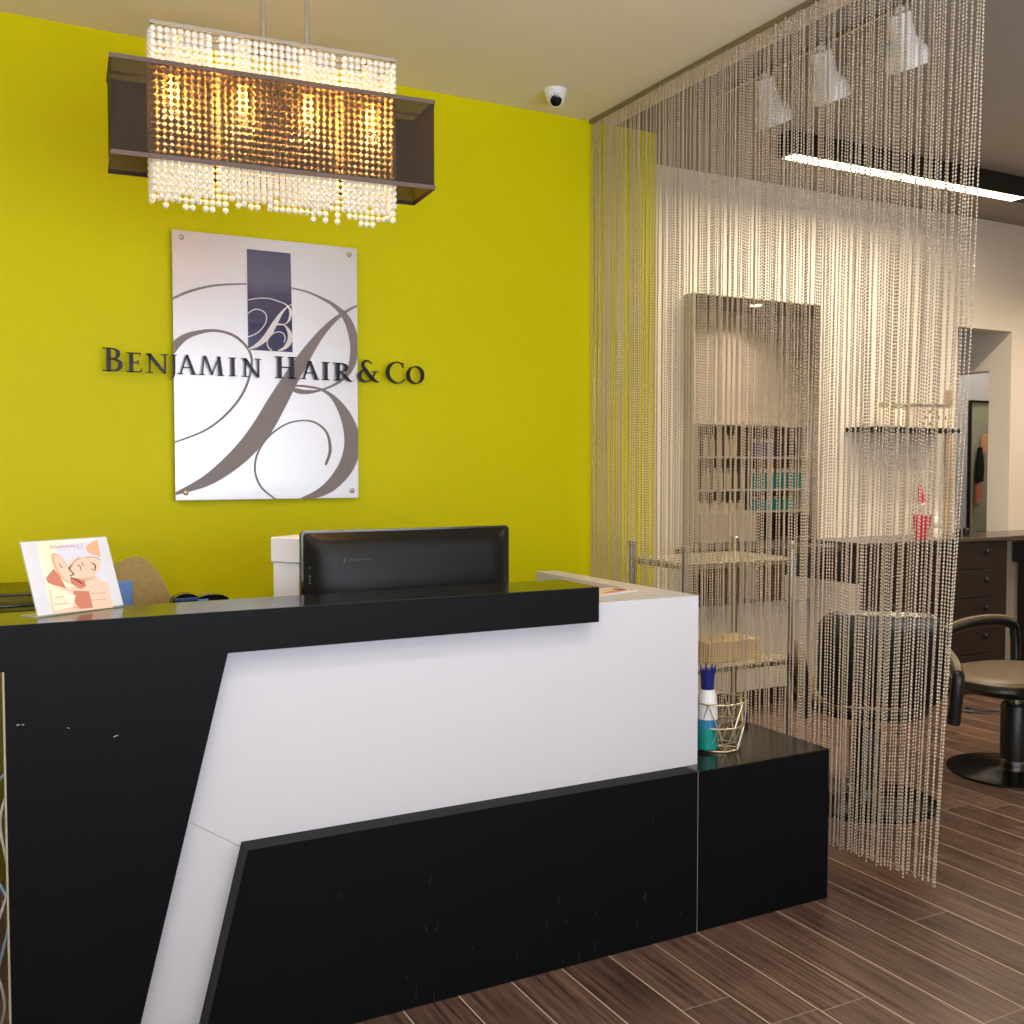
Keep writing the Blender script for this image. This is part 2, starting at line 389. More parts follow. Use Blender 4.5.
# ------------------------------------------------------------------ raised serif lettering
T, S = .16, .055      # thick and thin stroke
def ser(x, y, w=.34): return ('q', x-w/2, y, x+w/2, y+.045)
G = {
 'B': (.66, [('q', .13, 0, .13+T, 1), ser(.14, 0, .3), ser(.14, .955, .3),
      ('r', [(.2, .975, S), (.38, .97, S), (.53, .87, T*.8), (.55, .75, T), (.5, .6, T*.7), (.36, .53, S), (.2, .52, S)]),
      ('r', [(.2, .52, S), (.42, .52, S), (.6, .42, T*.8), (.63, .27, T), (.57, .11, T*.8), (.4, .03, S), (.2, .025, S)])]),
 'E': (.6, [('q', .13, 0, .13+T, 1), ser(.16, 0, .3), ser(.16, .955, .3), ('q', .2, .95, .58, 1), ('q', .55, .83, .59, 1), ('q', .2, .48, .5, .54), ('q', .47, .4, .51, .62), ('q', .2, 0, .6, .055), ('p', [(.6, .0), (.66, .2), (.62, .2), (.55, .03)])]),
 'N': (.9, [('q', .16, 0, .16+S*1.2, 1), ser(.18, 0, .3), ('p', [(.04, 1), (.24, 1), (.86, 0), (.76, -.03)]), ('q', .78, 0, .78+S*1.2, 1), ser(.8, .955, .3)]),
 'J': (.4, [('r', [(.24, 1, T), (.24, .7, T), (.24, .2, T), (.22, -.05, T*.9), (.12, -.22, S*1.2), (0, -.3, .03)]), ser(.24, .955, .34)]),
 'A': (.86, [('p', [(.38, 1.03), (.48, 1.03), (.84, 0), (.66, 0)]), ('p', [(.38, 1.03), (.43, .95), (.14, 0), (.08, 0)]), ser(.1, 0, .26), ser(.75, 0, .3), ('q', .2, .33, .62, .385)]),
 'M': (1.08, [('p', [(.18, 1.02), (.24, 1.02), (.14, 0), (.08, 0)]), ('p', [(.18, 1.02), (.3, 1.02), (.6, .02), (.52, .02)]), ('p', [(.86, 1.02), (.9, 1.02), (.57, .02), (.53, .02)]), ('p', [(.8, 1.02), (.92, 1.02), (1.02, 0), (.86, 0)]), ser(.1, 0, .24), ser(.94, 0, .28)]),
 'I': (.36, [('q', .1, 0, .1+T, 1), ser(.18, 0, .34), ser(.18, .955, .34)]),
 'H': (.96, [('q', .14, 0, .14+T, 1), ser(.2, 0, .34), ser(.2, .955, .34), ('q', .68, 0, .68+T, 1), ser(.76, 0, .34), ser(.76, .955, .34), ('q', .25, .48, .72, .535)]),
 'R': (.8, [('q', .13, 0, .13+T, 1), ser(.19, 0, .34), ser(.16, .955, .3),
      ('r', [(.2, .975, S), (.38, .97, S), (.55, .87, T*.8), (.58, .73, T), (.52, .57, T*.7), (.36, .5, S), (.2, .49, S)]),
      ('r', [(.36, .5, S), (.5, .3, T*.9), (.62, .12, T*.9), (.74, .01, T*.6), (.86, -.02, .03)])]),
 '&': (.95, [('r', [(.66, .86, .03), (.56, .97, S), (.4, 1.0, T*.6), (.27, .9, T*.8), (.26, .74, T*.8), (.38, .55, T), (.56, .3, T), (.72, .12, T), (.88, .02, T*.6), (1.0, 0, .03)]),
      ('r', [(.34, .6, S), (.16, .46, T*.7), (.08, .27, T), (.14, .1, T*.9), (.32, .0, T*.6), (.5, .03, S), (.66, .16, S), (.78, .36, S), (.82, .46, S)]),
      ('q', .68, .46, .96, .51)]),
 'C': (.84, [('r', [(.8, .8, .03), (.74, .93, S), (.58, 1.0, S), (.38, .97, T*.5), (.2, .84, T*.85), (.1, .62, T), (.09, .4, T), (.2, .17, T*.85), (.4, .02, T*.6), (.6, -.01, S), (.76, .06, S), (.86, .2, .03)]), ('q', .77, .74, .81, .98)]),
 'O': (.9, [('r', [(.45+.37*math.cos(a), .5+.49*math.sin(a), T*(.32+.72*abs(math.cos(a-.25)))) for a in [2*PI*k/20 for k in range(21)]])]),
}
def px2X(px): # horizontal place of each letter along the wall, metres
    return None
letters = [('B', 0.510, 0.586, 1), ('E', 0.598, 0.661, 0), ('N', 0.671, 0.765, 0), ('J', 0.770, 0.800, 0), ('A', 0.803, 0.880, 0), ('M', 0.889, 0.996, 0), ('I', 1.012, 1.049, 0), ('N', 1.063, 1.150, 0), ('H', 1.207, 1.310, 1), ('A', 1.325, 1.409, 0), ('I', 1.419, 1.459, 0), ('R', 1.470, 1.560, 0), ('&', 1.584, 1.687, 1), ('C', 1.719, 1.814, 1), ('O', 1.820, 1.915, 0)]
YL = 4.44
sign = thing('wall_lettering', (1.22, 4.45, 1.88), 'dark raised serif letters reading BENJAMIN HAIR & CO across green wall and silver panel', 'lettering')
for ch, a, b, big_ in letters:
    wd, parts = G[ch];
    h = .094 if big_ else .079
    sx = (b-a)/(wd+.06)
    fn = lambda u, v, d: (a+(u)*sx, YL+d, 1.883+v*h)
    mb = MB()
    for p in parts:
        if p[0] == 'q': mb.prism([(p[1], p[2]), (p[3], p[2]), (p[3], p[4]), (p[1], p[4])], fn, 0, .012)
        elif p[0] == 'p': mb.prism(p[1], fn, 0, .012)
        else: mb.ribbon(p[1], fn, 0, .0121, steps=6)
    mb.build('letter', M['letter'], sign)

# ------------------------------------------------------------------ chandelier
CR = -math.radians(4.7)
ch = thing('chandelier', (.87, 3.165, H), 'rectangular brown sheer shade chandelier with crystal strands hanging above the desk', 'chandelier')
L2, D2 = .475, .105
z0, z1 = 2.372-H, 2.650-H
lm = []      # local build: root stays at its place, coordinates relative to the ceiling point
def lb(mb, name, m, parent=ch, smooth=False):
    for i, v in enumerate(mb.v): mb.v[i] = (v[0]+ch.location.x, v[1]+ch.location.y, v[2]+ch.location.z)
    return mb.build(name, m, parent, smooth)
for nm, bx in (('shade_panel', (-L2, L2, -D2, -D2+.001, z0, z1)), ('shade_panel', (-L2, L2, D2-.001, D2, z0, z1)), ('shade_panel', (-L2, -L2+.001, -D2, D2, z0, z1)), ('shade_panel', (L2-.001, L2, -D2, D2, z0, z1))):
    lb(MB().box(*bx), nm, M['organza'])
for zz in (z0, z1-.013):
    t = .003
    t_ = MB().box(-L2-t, L2+t, -D2-t, -D2, zz, zz+.013).box(-L2-t, L2+t, D2, D2+t, zz, zz+.013).box(-L2-t, -L2, -D2, D2, zz, zz+.013).box(L2, L2+t, -D2, D2, zz, zz+.013)
    lb(t_, 'shade_trim', M['shadetrim'])
LC, DC, zt, zb = .362, .055, 2.768-H, 2.285-H
tray = MB().box(-LC, LC, -DC-.004, -DC+.004, zt, zt+.01).box(-LC, LC, DC-.004, DC+.004, zt, zt+.01).box(-LC-.004, -LC+.004, -DC, DC, zt, zt+.01).box(LC-.004, LC+.004, -DC, DC, zt, zt+.01)
tray.box(-LC, LC, -.008, .008, zt, zt+.008)
for x in (-.28, -.093, .093, .28): tray.box(x-.008, x+.008, -DC, DC, zt, zt+.008)
lb(tray, 'frame', M['chrome'])
for x in (-.035, .098): lb(MB().cyl((x, 0, 0), (x, 0, zt+.008), .0075, 12), 'rod', M['chrome'])
lb(MB().box(-.13, .13, -.035, .035, -.022, 0, .004), 'canopy', M['chrome'])
for k, x in enumerate((-.30, -.10, .10, .30)):
    lb(MB().lathe([(.012, 0), (.02, -.004), (.021, -.125), (.012, -.13)][::-1], (x, 0, zt), 14), 'socket', M['crystal'], smooth=True)
    lb(MB().lathe([(.006, -.205), (.016, -.188), (.019, -.170), (.015, -.148), (.010, -.131)], (x, 0, zt), 14), 'bulb', M['bulb'], smooth=True)
for x in (-.30, -.10, .10, .30):
    l = bpy.data.lights.new('bulb_light', 'POINT'); l.energy = 6; l.color = (1., .62, .28); l.shadow_soft_size = .02
    o = bpy.data.objects.new('bulb_light', l); COL.objects.link(o); o.parent = ch; o.location = (x, 0, zt-.225)
# support arms from crystal tray to the shade
for q in (-1, 1): lb(MB().box(min(q*L2, q*LC), max(q*L2, q*LC), -.004, .004, z1-.02, z1-.014).cyl((q*LC, 0, z1-.017), (q*LC, 0, zt), .003, 8), 'bracket', M['shadetrim'])
pitch = .0197; NB = 24
def strand(nb, rz):
    mb = MB(); prof = []
    for i in range(nb):
        z = -.004-i*pitch
        prof += [(.0009, z), (.0070, z-.003), (.0099, z-.0095), (.0070, z-.016)]
    prof.append((.0009, -.004-nb*pitch)); prof = [(r, z) for r, z in prof]
    return mb.lathe(prof, (0, 0, 0), 8)
protos = []
for nb in (NB, NB-1, NB+1):
    s = strand(nb, 0); protos.append(lb(s, 'crystal_strand', M['crystal']))
pos = []
for i in range(38):
    x = -LC+.004+i*(2*LC-.008)/37
    for y in (-DC, DC):
        if y < 0 and i in (9, 28): continue
        pos.append((x, y))
for k in range(1, 5):
    for x in (-LC, LC): pos.append((x, -DC+k*2*DC/5))
random.seed(11)
used = set()
for j, (x, y) in enumerate(pos):
    q = random.choice((0, 0, 1, 0, 2)) if j > 2 else j
    if q not in used: o = protos[q]; used.add(q)
    else: o = protos[q].copy(); COL.objects.link(o); o.parent = ch
    o.location = (x, y, zt); o.rotation_euler = (0, 0, random.uniform(0, .7))
ch.rotation_euler = (0, 0, CR)

# ------------------------------------------------------------------ security camera
cam_ = thing('security_camera', (2.475, 4.21, H), 'small white dome security camera on the cream ceiling near the curtain rail', 'security camera')
MB().lathe([(.054, 0), (.054, -.014), (.05, -.02)][::-1], (2.475, 4.21, H), 28).build('base', M['wplastic'], cam_, True)
MB().lathe([(.02, -.068), (.034, -.062), (.044, -.047), (.049, -.03), (.05, -.0205)], (2.475, 4.21, H), 28).build('housing', M['wplastic'], cam_, True)
Rm = Matrix.Translation((2.465, 4.185, H-.052)) @ Vector((-.42, -.72, -.55)).to_track_quat('Z', 'Y').to_matrix().to_4x4()
MB().lathe([(.030, -.02), (.034, 0), (.034, .012), (.031, .016)], seg=24, mtx=Rm).build('eyeball', M['wplastic'], cam_, True)
MB().lathe([(.027, .0165), (.027, .0175), (.02, .02), (.001, .021)], seg=24, mtx=Rm).build('lens', M['blackplastic'], cam_, True)

# ------------------------------------------------------------------ bead curtain + rail
tag(MB().box(2.837, 2.855, 1.9, 4.490, H-.018, H-.0005, .002, 1).build('curtain_rail', M['bronze']), 'slim bronze curtain rail fixed to ceiling above the bead curtain', 'rail')
def curtain():
    V = []; F = []
    random.seed(5)
    SEG = 6; per = .0122
    prof = ((0, .0008), (.0016, .0028), (.0048, .0037), (.0080, .0028), (.0096, .0007))
    cs_ = [(math.cos(2*PI*k/SEG), math.sin(2*PI*k/SEG)) for k in range(SEG)]
    y = 2.195; i = 0; ys = []
    while y < 4.475:
        ys.append(y); y += random.choice((.0098, .0107, .0113, .0118, .013, .015))
    for y0 in ys:
        x0 = 2.846+random.uniform(-.008, .008)
        ztop = H-.019; zbot = .085+random.uniform(-.012, .012)+.03*max(0, (2.6-y0))
        n = int((ztop-zbot)/per)
        wgt = math.exp(-max(0, y0-2.2)/.55)
        sway = .13*wgt; ph = random.uniform(0, 6); am = random.uniform(.001, .005)
        lean = random.uniform(-.007, .007)
        off = random.random()*per; base = len(V); r = 0
        for j in range(n):
            for dz, rr in prof:
                z = ztop-off-j*per-dz
                t = (ztop-z)/ztop
                yy = y0+sway*t**1.35+am*math.sin(ph+t*7)+lean*t; xx = x0+am*.8*math.cos(ph*1.7+t*5)+lean*t*.5
                for a, b in cs_: V.append((xx+a*rr, yy+b*rr, z))
                r += 1
        for q in range(r-1):
            b0 = base+q*SEG
            for k in range(SEG):
                l = (k+1) % SEG; F.append((b0+k, b0+l, b0+SEG+l, b0+SEG+k))
    me = bpy.data.meshes.new('bead_curtain'); me.from_pydata(V, [], F); me.materials.append(M['bead'])
    me.polygons.foreach_set('use_smooth', [True]*len(me.polygons))
    o = bpy.data.objects.new('bead_curtain', me); COL.objects.link(o); return o
tag(curtain(), 'floor length curtain of champagne metal bead strands dividing desk from salon', 'bead curtain', kind='stuff')

# ------------------------------------------------------------------ on the desk
def xf(mb, mtx):
    mb.v = [tuple(mtx @ Vector(p)) for p in mb.v]; return mb
# poster holder: local frame, u along width, v up the slope
hold = thing('sign_holder', (.155, 2.704, 1.137), 'slanted clear acrylic holder with printed face poster on black counter', 'sign holder')
hd = Matrix.Translation((.155, 2.706, 1.1375)) @ Matrix.Rotation(math.radians(29), 4, 'Z')
W_, L_ = .240, .190; tl = math.radians(21)
def HP(u, v, d): # u 0..1, v 0..1, d out of the sheet (negative = front)
    return tuple(hd @ Vector((u*W_, v*L_*math.sin(tl)+d*math.cos(tl), v*L_*math.cos(tl)-d*math.sin(tl)+.002)))
MB().prism([(0, 0), (1, 0), (1, 1), (0, 1)], HP, 0, .003).build('backing', M['clear'], hold)
xf(MB().box(-.006, W_-.01, .002, .062, 0, .002), hd).build('foot', M['clear'], hold)
def c2h(x, y): # poster artwork drawing coordinates
    A = Vector((38, 155)); B = Vector((795, 72)); C = Vector((965, 668)); D = Vector((205, 795))
    # inverse bilinear by iteration
    u = v = .5
    for _ in range(12):
        P = A*(1-u)*v+B*u*v+C*u*(1-v)+D*(1-u)*(1-v)
        du = (B-A)*v+(C-D)*(1-v); dv = (A-D)*(1-u)+(B-C)*u
        e = Vector((x, y))-P; det = du.x*dv.y-du.y*dv.x
        u += (e.x*dv.y-e.y*dv.x)/det; v += (du.x*e.y-du.y*e.x)/det
    return u, v
poster = MB().prism([(.004, .012), (.996, .012), (.996, .99), (.004, .99)], HP, -.0006, -.0001).build('poster', M['paper'], hold)
def art(poly, m, layer, name='printed_shape'):
    lo = -.0007-layer*.00012
    MB().prism([c2h(*p) for p in poly], HP, lo, lo+.0001).build(name, m, poster)
def ell(cx, cy, rx, ry, rot=0, n=24):
    return [(cx+rx*math.cos(a)*math.cos(rot)-ry*math.sin(a)*math.sin(rot), cy+rx*math.cos(a)*math.sin(rot)+ry*math.sin(a)*math.cos(rot)) for a in [2*PI*k/n for k in range(n)]]
art([(168, 150), (712, 100), (862, 690), (325, 768)], M['butter'], 0)
art([(345, 180), (712, 105), (808, 470), (560, 500), (420, 330), (350, 250)], M['lilac'], 1)
art([(640, 140), (712, 108), (745, 260), (640, 230), (600, 180)], M['peach'], 2)
art([(290, 560), (520, 520), (640, 490), (810, 470), (862, 690), (330, 766)], M['skin'], 2)
art([(500, 560), (640, 560), (680, 700), (560, 715), (500, 640)], M['rust'], 3)
art([(262, 462), (325, 375), (380, 440), (440, 545), (330, 520), (280, 500)], M['rust'], 3)
art([(455, 335), (478, 292), (530, 265), (610, 253), (700, 256), (748, 285), (742, 340), (705, 400), (672, 452), (600, 478), (540, 455), (492, 432), (462, 385)], M['skin'], 3)
art([(590, 440), (700, 430), (780, 470), (640, 500), (560, 470)], M['skin'], 3)
art(ell(395, 370, 150, 55, 1.0), M['peach'], 4)
art(ell(410, 380, 140, 40, 1.0), M['skin'], 5)
art([(470, 440), (600, 470), (612, 520), (560, 545), (480, 500)], M['rust'], 5)
art([(540, 330), (600, 300), (650, 330), (640, 400), (570, 420)], M['blush'], 5)
art([(300, 540), (420, 560), (520, 600), (500, 700), (340, 740)], M['butter'], 6)
def stroke(pts, m, layer=7):
    lo = -.0007-layer*.00012
    P = [(*c2h(x, y), w/760) for x, y, w in pts]
    MB().ribbon(P, HP, lo, lo+.0001, steps=5).build('printed_line', m, poster)
stroke([(530, 335, 5), (555, 350, 9), (566, 385, 5)], M['ink'])
stroke([(565, 312, 4), (580, 328, 8), (585, 345, 4)], M['ink'])
stroke([(650, 310, 6), (690, 330, 12), (690, 375, 8), (655, 360, 6)], M['ink'])
stroke([(490, 335, 6), (460, 370, 14), (480, 395, 10), (500, 420, 12), (462, 432, 6)], M['ink'])
stroke([(490, 450, 5), (540, 475, 14), (585, 505, 5)], M['ink'])
stroke([(372, 325, 4), (385, 355, 7), (410, 370, 4)], M['ink'])
stroke([(600, 270, 3), (680, 262, 5), (745, 285, 3)], M['ink'])
stroke([(480, 335, 3), (520, 295, 6), (560, 275, 3)], M['ink'])
for k, x in enumerate((290, 335, 380, 425, 470)):
    y = 190-(x-290)*.1
    stroke([(x, y-20, 4), (x+8, y+12, 5), (x+20, y-10, 4), (x+30, y+12, 5), (x+40, y-8, 4)], M['pinkink'])
stroke([(540, 150, 4), (525, 175, 5), (550, 192, 5), (575, 172, 5), (560, 150, 4)], M['pinkink'])
for (x, y, l) in ((345, 630, 95), (340, 690, 150), (660, 585, 130), (665, 640, 155), (500, 712, 140)):
    n = int(l/26)
    for k in range(n): stroke([(x+k*26, y-k*26*.13, 4), (x+k*26+9, y-8-k*26*.13, 7), (x+k*26+17, y-k*26*.13, 4)], M['rust'])

# monitor seen from behind
mon = thing('monitor', (1.27, 3.03, .735), 'black computer monitor seen from behind above the counter slab', 'monitor')
def rrect(w, h, r, n=6, cx=0, cy=0):
    P = []
    for qx, qy, a0 in ((1, 1, 0), (-1, 1, PI/2), (-1, -1, PI), (1, -1, 3*PI/2)):
        for k in range(n+1):
            a = a0+k*PI/2/n; P.append((cx+qx*(w/2-r)+r*math.cos(a), cy+qy*(h/2-r)+r*math.sin(a)))
    return P
mx0, mx1, mz0, mz1 = .905, 1.617, .875, 1.303
mcx, mcz = (mx0+mx1)/2, (mz0+mz1)/2; mw, mh = mx1-mx0, mz1-mz0
MB().prism(rrect(mw, mh, .014, cx=mcx, cy=mcz), XZ(0), 3.052, 3.074).build('bezel', M['blackplastic'], mon, True)
MB().prism(rrect(mw-.03, mh-.03, .006, cx=mcx, cy=mcz), XZ(0), 3.0745, 3.0755).build('screen', M['dark'], mon)
sh = MB(); layers = [(0, .010, 3.0515), (.012, .022, 3.040), (.022, .030, 3.022), (.044, .040, 3.006), (.075, .045, 2.998)]
n = None
for ins, r, y in layers:
    P = rrect(mw-.012-2*ins, mh-.012-1.5*ins, r, cx=mcx, cy=mcz); n = len(P)
    sh.v += [(x, y, z) for x, z in P]
for i in range(len(layers)-1):
    for k in range(n): l = (k+1) % n; sh.f.append((i*n+k, i*n+l, (i+1)*n+l, (i+1)*n+k))
sh.f.append(tuple((len(layers)-1)*n+k for k in range(n)))
sh.f.append(tuple(range(n)))
shell = sh.build('back_shell', M['monshell'], mon, True)
dots = MB()
for z in (1.19, 1.165, 1.155, 1.145): dots.box(.925, .929, 3.0345, 3.0425, z, z+.004)
dots.build('indicator', M['steel'], mon)
em_ = MB()
P = lambda u, v, d: (1.02+u, 2.998+d, 1.215+v)
em_.ribbon([(0, -.012, .002), (.004, 0, .003), (.009, .012, .002)], P, -.0006, .0002)
for k in range(6): em_.ribbon([(.018+k*.013, -.003, .0015), (.022+k*.013, .003, .002), (.026+k*.013, -.003, .0015)], P, -.0005, .0002)
em_.build('embossed_mark', mat('embossed_plastic', (60, 60, 62), .3), shell)
MB().cyl((1.26, 3.06, .745), (1.26, 3.045, .95), .025).build('stand', M['blackplastic'], mon, True)
MB().lathe([(.13, 0), (.13, .008), (.05, .014)], (1.26, 3.06, .7355), 28).build('foot', M['blackplastic'], mon, True)

bx = thing('paper_box', (.93, 3.35, .735), 'white cardboard box with loose lid standing left of the monitor', 'box')
Rb = Matrix.Translation((.965, 3.30, 0)) @ Matrix.Rotation(math.radians(38), 4, 'Z')
xf(MB().box(-.062, .062, -.05, .05, .7355, 1.190, .002, 1), Rb).build('body', M['card'], bx)
xf(MB().box(-.068, .068, -.056, .056, 1.1905, 1.272, .003, 1), Rb).build('lid', M['card'], bx)

def C_(mb, name, m, lab, cat, **k): return tag(mb.build(name, m, **k), lab, cat)
kf = [(.36, .7355), (.36, 1.17), (.39, 1.195), (.44, 1.215), (.475, 1.225), (.505, 1.21), (.54, 1.165), (.57, 1.10), (.59, 1.03), (.595, .7355)]
C_(MB().prism(kf, XZ(0), 3.34, 3.362), 'cork_board', M['kraft'], 'tan speckled board with rounded top behind the poster holder', 'board')
C_(MB().box(.385, .440, 3.20, 3.235, .7355, 1.162, .002, 1), 'folder', M['blue'], 'blue upright folder just right of the poster holder', 'folder')
ph = thing('desk_telephone', (.69, 3.3, .735), 'black glossy desk telephone with painted blue sheen behind the counter', 'telephone')
Rp = Matrix.Translation((.600, 3.24, 1.078)) @ Matrix.Scale(.86, 4)
def blob(cx, l, h, m, nm, hh=.03):
    p = [(math.cos(a)*l, max(0, math.sin(a))**.7*h) for a in [PI*k/12 for k in range(13)]]
    xf(MB().prism(p, lambda u, v, d: (cx+u, d, v), -hh, hh), Rp).build(nm, m, ph, True)
blob(-.005, .048, .042, M['blackplastic'], 'handset'); blob(.085, .062, .034, M['blackplastic'], 'cradle')
xf(MB().box(-.045, .036, -.034, -.0305, .016, .027, .001, 1), Rp).build('sheen_band', M['bluesheen'], ph)  # blue strip paints the glossy sheen on the handset
xf(MB().box(.034, .07, -.034, -.0305, .004, .02, .001, 1), Rp).build('button_pad', M['blue'], ph)
xf(MB().box(-.05, .15, -.05, .05, -.397, -.001, .004, 1), Rp).build('stand', M['dark'], ph)
tr = thing('wire_tray', (.1, 3.2, .735), 'black wire letter tray at the far left behind the counter', 'tray')
for zz in (1.095, 1.125):
    MB().ring_tube([(-.14, 3.06, zz), (.22, 3.06, zz), (.25, 3.09, zz), (.25, 3.3, zz), (.22, 3.33, zz), (-.14, 3.33, zz)], .004, 8, close=True).build('rim', M['blackplastic'], tr, True)
w = MB()
for k in range(9): w.cyl((-.12+k*.044, 3.06, 1.095), (-.12+k*.044, 3.33, 1.095), .002, 6)
w.build('mesh_base', M['blackplastic'], tr)
MB().box(-.1, .2, 3.08, 3.31, 1.099, 1.103).box(-.09, .19, 3.09, 3.3, 1.104, 1.108).build('paper', M['dark'], tr)
MB().box(-.13, -.11, 3.07, 3.32, .7355, 1.093).build('leg', M['dark'], tr)
MB().box(.21, .23, 3.07, 3.32, .7355, 1.093).build('leg', M['dark'], tr)
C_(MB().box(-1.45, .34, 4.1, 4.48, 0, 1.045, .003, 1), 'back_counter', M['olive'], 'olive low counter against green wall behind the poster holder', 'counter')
# brochures lying on the white desk top
br = thing('brochure', (1.95, 2.9, 1.081), 'printed brochure with pink photo lying on the white desk top', 'brochure')
Rr = Matrix.Translation((1.90, 2.885, 1.0803)) @ Matrix.Rotation(math.radians(18), 4, 'Z')
xf(MB().box(-.12, .09, -.06, .06, 0, .003), Rr).build('sheet', M['paper'], br)
xf(MB().box(-.11, .085, -.055, .03, .0031, .0034), Rr).build('photo', M['skin'], br)
xf(MB().prism(ell(.062, -.005, .02, .025), lambda u, v, d: (u, v, d), .0035, .0037), Rr).build('photo_hair', M['navyp'], br)
xf(MB().prism(ell(-.0, -.03, .05, .012), lambda u, v, d: (u, v, d), .0035, .0037), Rr).build('photo_shape', M['rust'], br)

# wire basket with bottles on the bench
ZB = .5246
bk = thing('wire_basket', (2.30, 2.80, ZB), 'pale geometric wire basket on black bench beside the white desk', 'basket')
def hexr(r, z, n=10, ph=0): return [(2.30+r*math.cos(2*PI*(k+ph)/n), 2.80+r*math.sin(2*PI*(k+ph)/n), z) for k in range(n)]
lo, mi, hi = hexr(.082, ZB+.004), hexr(.097, ZB+.085, ph=.5), hexr(.104, ZB+.168)
for nm, P in (('bottom_ring', lo), ('middle_ring', mi), ('top_ring', hi)): MB().ring_tube(P, .0028, 8, close=True).build(nm, M['wire'], bk, True)
w = MB()
for k in range(10):
    w.cyl(lo[k], mi[k], .0022, 6).cyl(lo[(k+1) % 10], mi[k], .0022, 6)
    if k % 2 == 0: w.cyl(mi[k], hi[k], .0022, 6).cyl(mi[k], hi[(k+1) % 10], .0022, 6)
    else: w.cyl(mi[k], hi[(k+1) % 10], .0022, 6)
w.build('wire_frame', M['wire'], bk, True)
w = MB()
for k in range(5): w.cyl(lo[k], lo[k+5], .0018, 6)
w.build('base_wires', M['wire'], bk)
def bottle(x, y, z, r, segs, label, name='bottle', group=None, cat='bottle'):
    t = thing(name, (x, y, z), label, cat, group)
    for nm, m, prof in segs: MB().lathe([(r*a, b) for a, b in prof], (x, y, z), 22).build(nm, m, t, True)
    return t
b1 = bottle(2.240, 2.775, ZB+.009, .036, [
    ('base_label', M['teal'], [(.9, 0), (1, .004), (1, .072)]), ('middle_label', M['sea'], [(1, .0722), (1, .105)]),
    ('body', M['wplastic'], [(1, .1052), (.97, .15), (.8, .19), (.66, .205)]),
    ('cap', M['navyp'], [(.6, .2052), (.62, .24), (.75, .272), (.3, .276)])],
    'white and teal bottle with navy spiked top standing in the wire basket')
w = MB()
for k in range(7):
    a = 2*PI*k/7; w.ring_tube([(2.240+.014*math.cos(a), 2.775+.014*math.sin(a), ZB+.24), (2.240+.02*math.cos(a+.4), 2.775+.02*math.sin(a+.4), ZB+.27), (2.240+.026*math.cos(a+.2), 2.775+.026*math.sin(a+.2), ZB+.297)], [.006, .006, .002], 6)
w.build('spike', M['navyp'], b1, True)
C_(MB().lathe([(.004, 0), (.01, .006), (.012, .02), (.009, .034), (.003, .04)], (2.62, 3.02, .5246), 14), 'clip', M['navyp'], 'tiny dark blue clip on the back corner of the black bench', 'clip', smooth=True)

# cables and bin left of the desk
def cable(pts, m, lab):
    P = []
    for i in range(len(pts)-1):
        for k in range(8):
            t = k/8; p0, p1, p2, p3 = pts[max(i-1, 0)], pts[i], pts[i+1], pts[min(i+2, len(pts)-1)]
            P.append(tuple(.5*((2*b)+(-a+c)*t+(2*a-5*b+4*c-d)*t*t+(-a+3*b-3*c+d)*t**3) for a, b, c, d in zip(p0, p1, p2, p3)))
    P.append(pts[-1])
    return tag(MB().ring_tube(P, .0035, 8).build('cable', m, smooth=True), lab, 'cable')
cable([(.10, 3.0, .71), (.055, 2.95, .65), (.045, 2.9, .5), (.085, 2.85, .38), (.05, 2.85, .2), (.03, 2.9, .004)], M['cable'], 'pale blue cable hanging in loops beside left end of desk')
cable([(.11, 2.94, .71), (.07, 2.9, .6), (.085, 2.86, .45), (.045, 2.84, .3), (.07, 2.84, .15), (.05, 2.95, .004)], M['cablew'], 'white cable hanging beside the left end of desk, nearest the edge')
C_(MB().lathe([(.09, 0), (.11, .3), (.115, .32)], (-.12, 3.4, 0), 24), 'waste_bin', M['dark'], 'dark round bin on the floor behind left end of desk', 'bin', smooth=True)

# ------------------------------------------------------------------ salon side
# glass shelf stand just behind the curtain
gs = thing('glass_shelf_stand', (3.27, 4.0, 0), 'chrome post stand with two glass shelves just behind the bead curtain', 'shelf stand')
for x, y in ((2.93, 3.80), (2.93, 4.22), (3.58, 3.80), (3.58, 4.22)):
    MB().cyl((x, y, 0), (x, y, 1.12), .016, 14).lathe([(.019, 1.10), (.021, 1.105), (.021, 1.13), (.015, 1.135)], (x, y, 0), 14).build('post', M['steel'], gs, True)
for z in (.55, 1.045): MB().box(2.915, 3.595, 3.785, 4.235, z, z+.010, .002, 1).build('shelf', M['glass'], gs)
for z in (.53, 1.022):
    w = MB().box(2.93, 3.58, 3.795, 3.806, z, z+.019).box(2.93, 3.58, 4.214, 4.225, z, z+.019).box(2.925, 2.936, 3.80, 4.22, z, z+.019).box(3.574, 3.585, 3.80, 4.22, z, z+.019)
    w.build('rail', M['steel'], gs)
C_(MB().box(3.12, 3.44, 3.86, 4.05, .5605, .66, .003, 1), 'carton', M['tanbox'], 'pale tan carton on lower glass shelf behind the curtain', 'carton')
bottle(2.995, 3.86, .5605, .03, [('body', M['olivebottle'], [(.9, 0), (1, .01), (1, .12), (.5, .17), (.35, .2)]), ('cap', M['dark'], [(.38, .2005), (.38, .225)])], 'olive green bottle on lower glass shelf beside the white desk corner')

